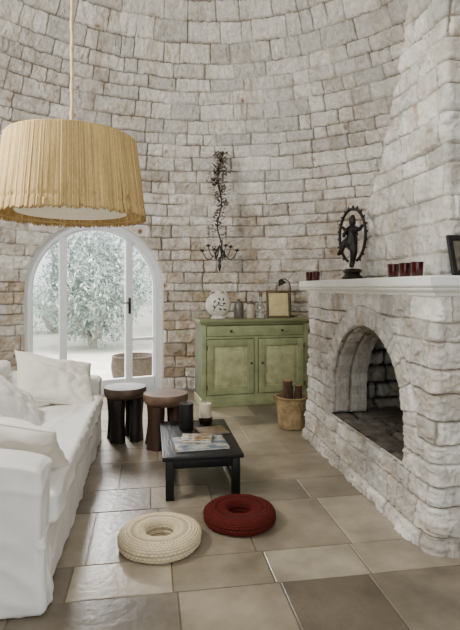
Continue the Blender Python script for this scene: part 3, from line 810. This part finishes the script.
J = {'pel': (0, 0, .26, .036), 'wa': (0, 0, .30, .030), 'ch': (.004, 0, .345, .043), 'nk': (.004, 0, .378, .017), 'hd': (.004, -.004, .405, .030), 'cr': (.004, 0, .435, .022), 'tp': (.004, 0, .462, .010),
     'k1': (.034, -.016, .195, .029), 'f1': (.004, -.004, .12, .020), 't1': (.012, -.02, .085, .018), 'k2': (-.055, -.028, .255, .026), 'f2': (-.075, -.045, .19, .018), 't2': (-.09, -.06, .175, .012),
     's1': (.036, 0, .362, .020), 'e1': (.075, 0, .345, .015), 'h1': (.105, 0, .38, .012), 's2': (-.03, 0, .362, .020), 'e2': (-.07, 0, .35, .015), 'h2': (-.10, 0, .385, .012),
     'e3': (.055, -.03, .32, .015), 'h3': (.05, -.06, .355, .012), 'e4': (-.05, -.03, .325, .015), 'h4': (-.02, -.06, .30, .012)}
ks = list(J); ed = [('pel', 'wa'), ('wa', 'ch'), ('ch', 'nk'), ('nk', 'hd'), ('hd', 'cr'), ('cr', 'tp'), ('pel', 'k1'), ('k1', 'f1'), ('f1', 't1'), ('pel', 'k2'), ('k2', 'f2'), ('f2', 't2'), ('ch', 's1'), ('s1', 'e1'), ('e1', 'h1'), ('ch', 's2'), ('s2', 'e2'), ('e2', 'h2'), ('s1', 'e3'), ('e3', 'h3'), ('s2', 'e4'), ('e4', 'h4')]
me = bpy.data.meshes.new('dancing_figure'); me.from_pydata([J[k][:3] for k in ks], [(ks.index(a), ks.index(c_)) for a, c_ in ed], [])
me.materials.append(M_brz); fo = link(bpy.data.objects.new('dancing_figure', me), st)
md = fo.modifiers.new('skin', 'SKIN'); md.use_smooth_shade = True
for i, k in enumerate(ks):
    sv = me.skin_vertices[0].data[i]; sv.radius = (J[k][3],)*2; sv.use_root = (i == 0)
fo.modifiers.new('sub', 'SUBSURF').levels = 2
fo.modifiers['sub'].render_levels = 2

M_red = mat('red_glass', lin(64, 11, 11), .12, .25, 8, 0, spec=.5, trans=.15)
M_redr = mat('dark_liquid', lin(30, 10, 10), .3)
def tumbler(label, loc, r_, h_):
    t = thing('glass_tumbler', label, 'glass', loc, 0, 'red glass tumblers on the mantel')
    MB().lathe([(0, 0), (r_*.82, 0), (r_*.86, .004), (r_, h_), (r_*.93, h_), (r_*.80, .012), (0, .012)], 28).build('glass_wall', M_red, t, angle=60)
    MB().lathe([(0, .013), (r_*.79, .013), (r_*.84, h_*.45), (0, h_*.45)], 24).build('candle_wax', M_redr, t)
    return t
t0 = tumbler('red glass tumbler of the row of three, nearest the bronze statue', (1.395, 2.715, MT), .034, .078)
dup(t0, (1.395, 2.58, MT), 0, 'red glass tumbler in the middle of the row of three')
dup(t0, (1.395, 2.455, MT), 0, 'red glass tumbler of the row of three, nearest the black picture frame')
dup(t0, (1.375, 4.20, MT), 0, 'red glass tumbler at the very far end of the mantel')
dup(t0, (1.405, 4.11, MT), 0, 'red glass tumbler second from the far end of the mantel')
pf_ = thing('picture_frame', 'small black picture frame leaning on the chimney at the near end of the mantel', 'picture', (1.645, 2.30, MT)); pf_.rotation_euler = (R_(-14), 0, R_(3))
b = MB(); w, h_ = .30, .215
for e in (-1, 1): b.box((e*(w/2-.014), 0, h_/2), (.028, .018, h_), .004); b.box((0, 0, h_/2+e*(h_/2-.014)), (w-.05, .018, .028), .004)
b.build('frame', M_iron, pf_)
MB().box((0, .002, h_/2), (w-.05, .005, h_-.05), .001).build('picture', cover_mat('dark_photo', [lin(40, 36, 34), lin(110, 100, 88), lin(60, 54, 50)], 9, 3), pf_)

# ------------------------------------------------------------------ outside the door
b = MB(); b.box((0, 36.6, -.06), (90, 60, .06), .001)
tag(b.build('ground', mat('pale_gravel', lin(224, 219, 206), .9, .12, 3, .3, 20)), 'pale sunlit ground outside the door', kind='structure')
def tree(name, label, loc, crown, nl, trunk, m, mtk, seed, cat='tree'):
    t = thing(name, label, cat, loc, 0, 'greenery outside the door'); r = random.Random(seed)
    b = MB()
    for k in range(4):
        a = k*1.6+seed; b.tube([(0, 0, 0), (.05*math.cos(a), .05*math.sin(a), trunk*.6), (.25*math.cos(a), .25*math.sin(a), trunk), (.6*math.cos(a), .6*math.sin(a), trunk+crown[2]*.8)], [.08, .07, .05, .02], 8)
    b.build('trunk', mtk, t)
    b = MB()
    for i in range(nl):
        d = Vector((r.gauss(0, 1), r.gauss(0, 1), r.gauss(0, 1))).normalized()*(r.random()**.4)
        k = .75+.5*vnoise(d.x*2.5+seed, d.z*2.5+d.y, seed)
        p = (d.x*crown[0]*k, d.y*crown[1]*k, trunk+crown[2]*(.75+d.z*k))
        b.leaf(p, (r.gauss(0, 1), r.gauss(0, 1), r.gauss(0, .7)), (0, 0, 1), r.uniform(.12, .20), r.uniform(.04, .075))
    b.build('foliage', m, t, angle=10)
M_ol = mat('olive_leaf', lin(182, 196, 190), .7, .3, 3, 0); M_ol2 = mat('shrub_leaf', lin(184, 200, 180), .7, .3, 3, 0); M_tk = mat('tree_bark', lin(176, 170, 160), .9, .2)
tree('olive_tree', 'silvery olive tree seen through the middle pane of the door', (-1.25, 11.4, -.03), (1.35, 1.2, 1.35), 6500, .35, M_ol, M_tk, 2)
tree('olive_tree', 'pale olive tree seen through the right hand side light', (1.1, 16.5, -.03), (1.7, 1.5, 1.3), 2400, .5, M_ol, M_tk, 5)
tree('garden_shrub', 'low pale shrub growing below and behind the olive tree', (-2.8, 15.6, -.03), (1.8, 1.0, .8), 2000, .15, M_ol2, M_tk, 9, 'shrub')
wp = thing('wicker_planter', 'low round wicker planter standing outside the door', 'planter', (-.22, 7.25, -.03))
pf = [(0, 0)]+[(.27+.05*math.sin(t*PI*.8)+.006*abs(math.sin(t*40)), .36*t) for t in np.linspace(0, 1, 40)]+[(.28, .36), (.25, .30), (0, .30)]
MB().lathe(pf, 40).build('basket', mat('grey_wicker', lin(88, 76, 62), .8, .35, 30, .5, 60), wp, angle=60)
MB().tube([(.30*math.cos(a), .30*math.sin(a), .36) for a in np.linspace(0, 2*PI, 40, endpoint=False)], .016, 8, True).build('rim', mat('wicker_rim', lin(76, 64, 52), .8, .3, 30), wp)

# ------------------------------------------------------------------ light
w = bpy.data.worlds.new('sky'); bpy.context.scene.world = w; w.use_nodes = True
bg = w.node_tree.nodes['Background']; bg.inputs[0].default_value = (.92, .965, 1.0, 1); bg.inputs[1].default_value = 2.3
def area(name, loc, target, size, energy, col=(1, 1, 1)):
    l = bpy.data.lights.new(name, 'AREA'); l.energy = energy; l.size = size; l.color = col
    o = bpy.data.objects.new(name, l); COL.objects.link(o); o.location = loc
    o.rotation_euler = (Vector(target)-Vector(loc)).to_track_quat('-Z', 'Y').to_euler()
area('daylight_left', (-1.9, 2.5, 2.6), (1.3, 4.0, 1.5), .6, 92, (1, .975, .94))
area('daylight_door', (-1.5, 9.2, 3.9), (.1, 4.2, .3), 1.6, 1050, (1, .98, .95))

# ------------------------------------------------------------------ camera
cam = bpy.data.cameras.new('camera'); co = bpy.data.objects.new('camera', cam); COL.objects.link(co)
co.location = (0, 0, 1.30); co.rotation_euler = (PI/2, 0, -math.radians(9.1))
cam.sensor_width = 36; cam.lens = 500/630*36; cam.shift_y = -27/630; cam.clip_start = .05
bpy.context.scene.camera = co
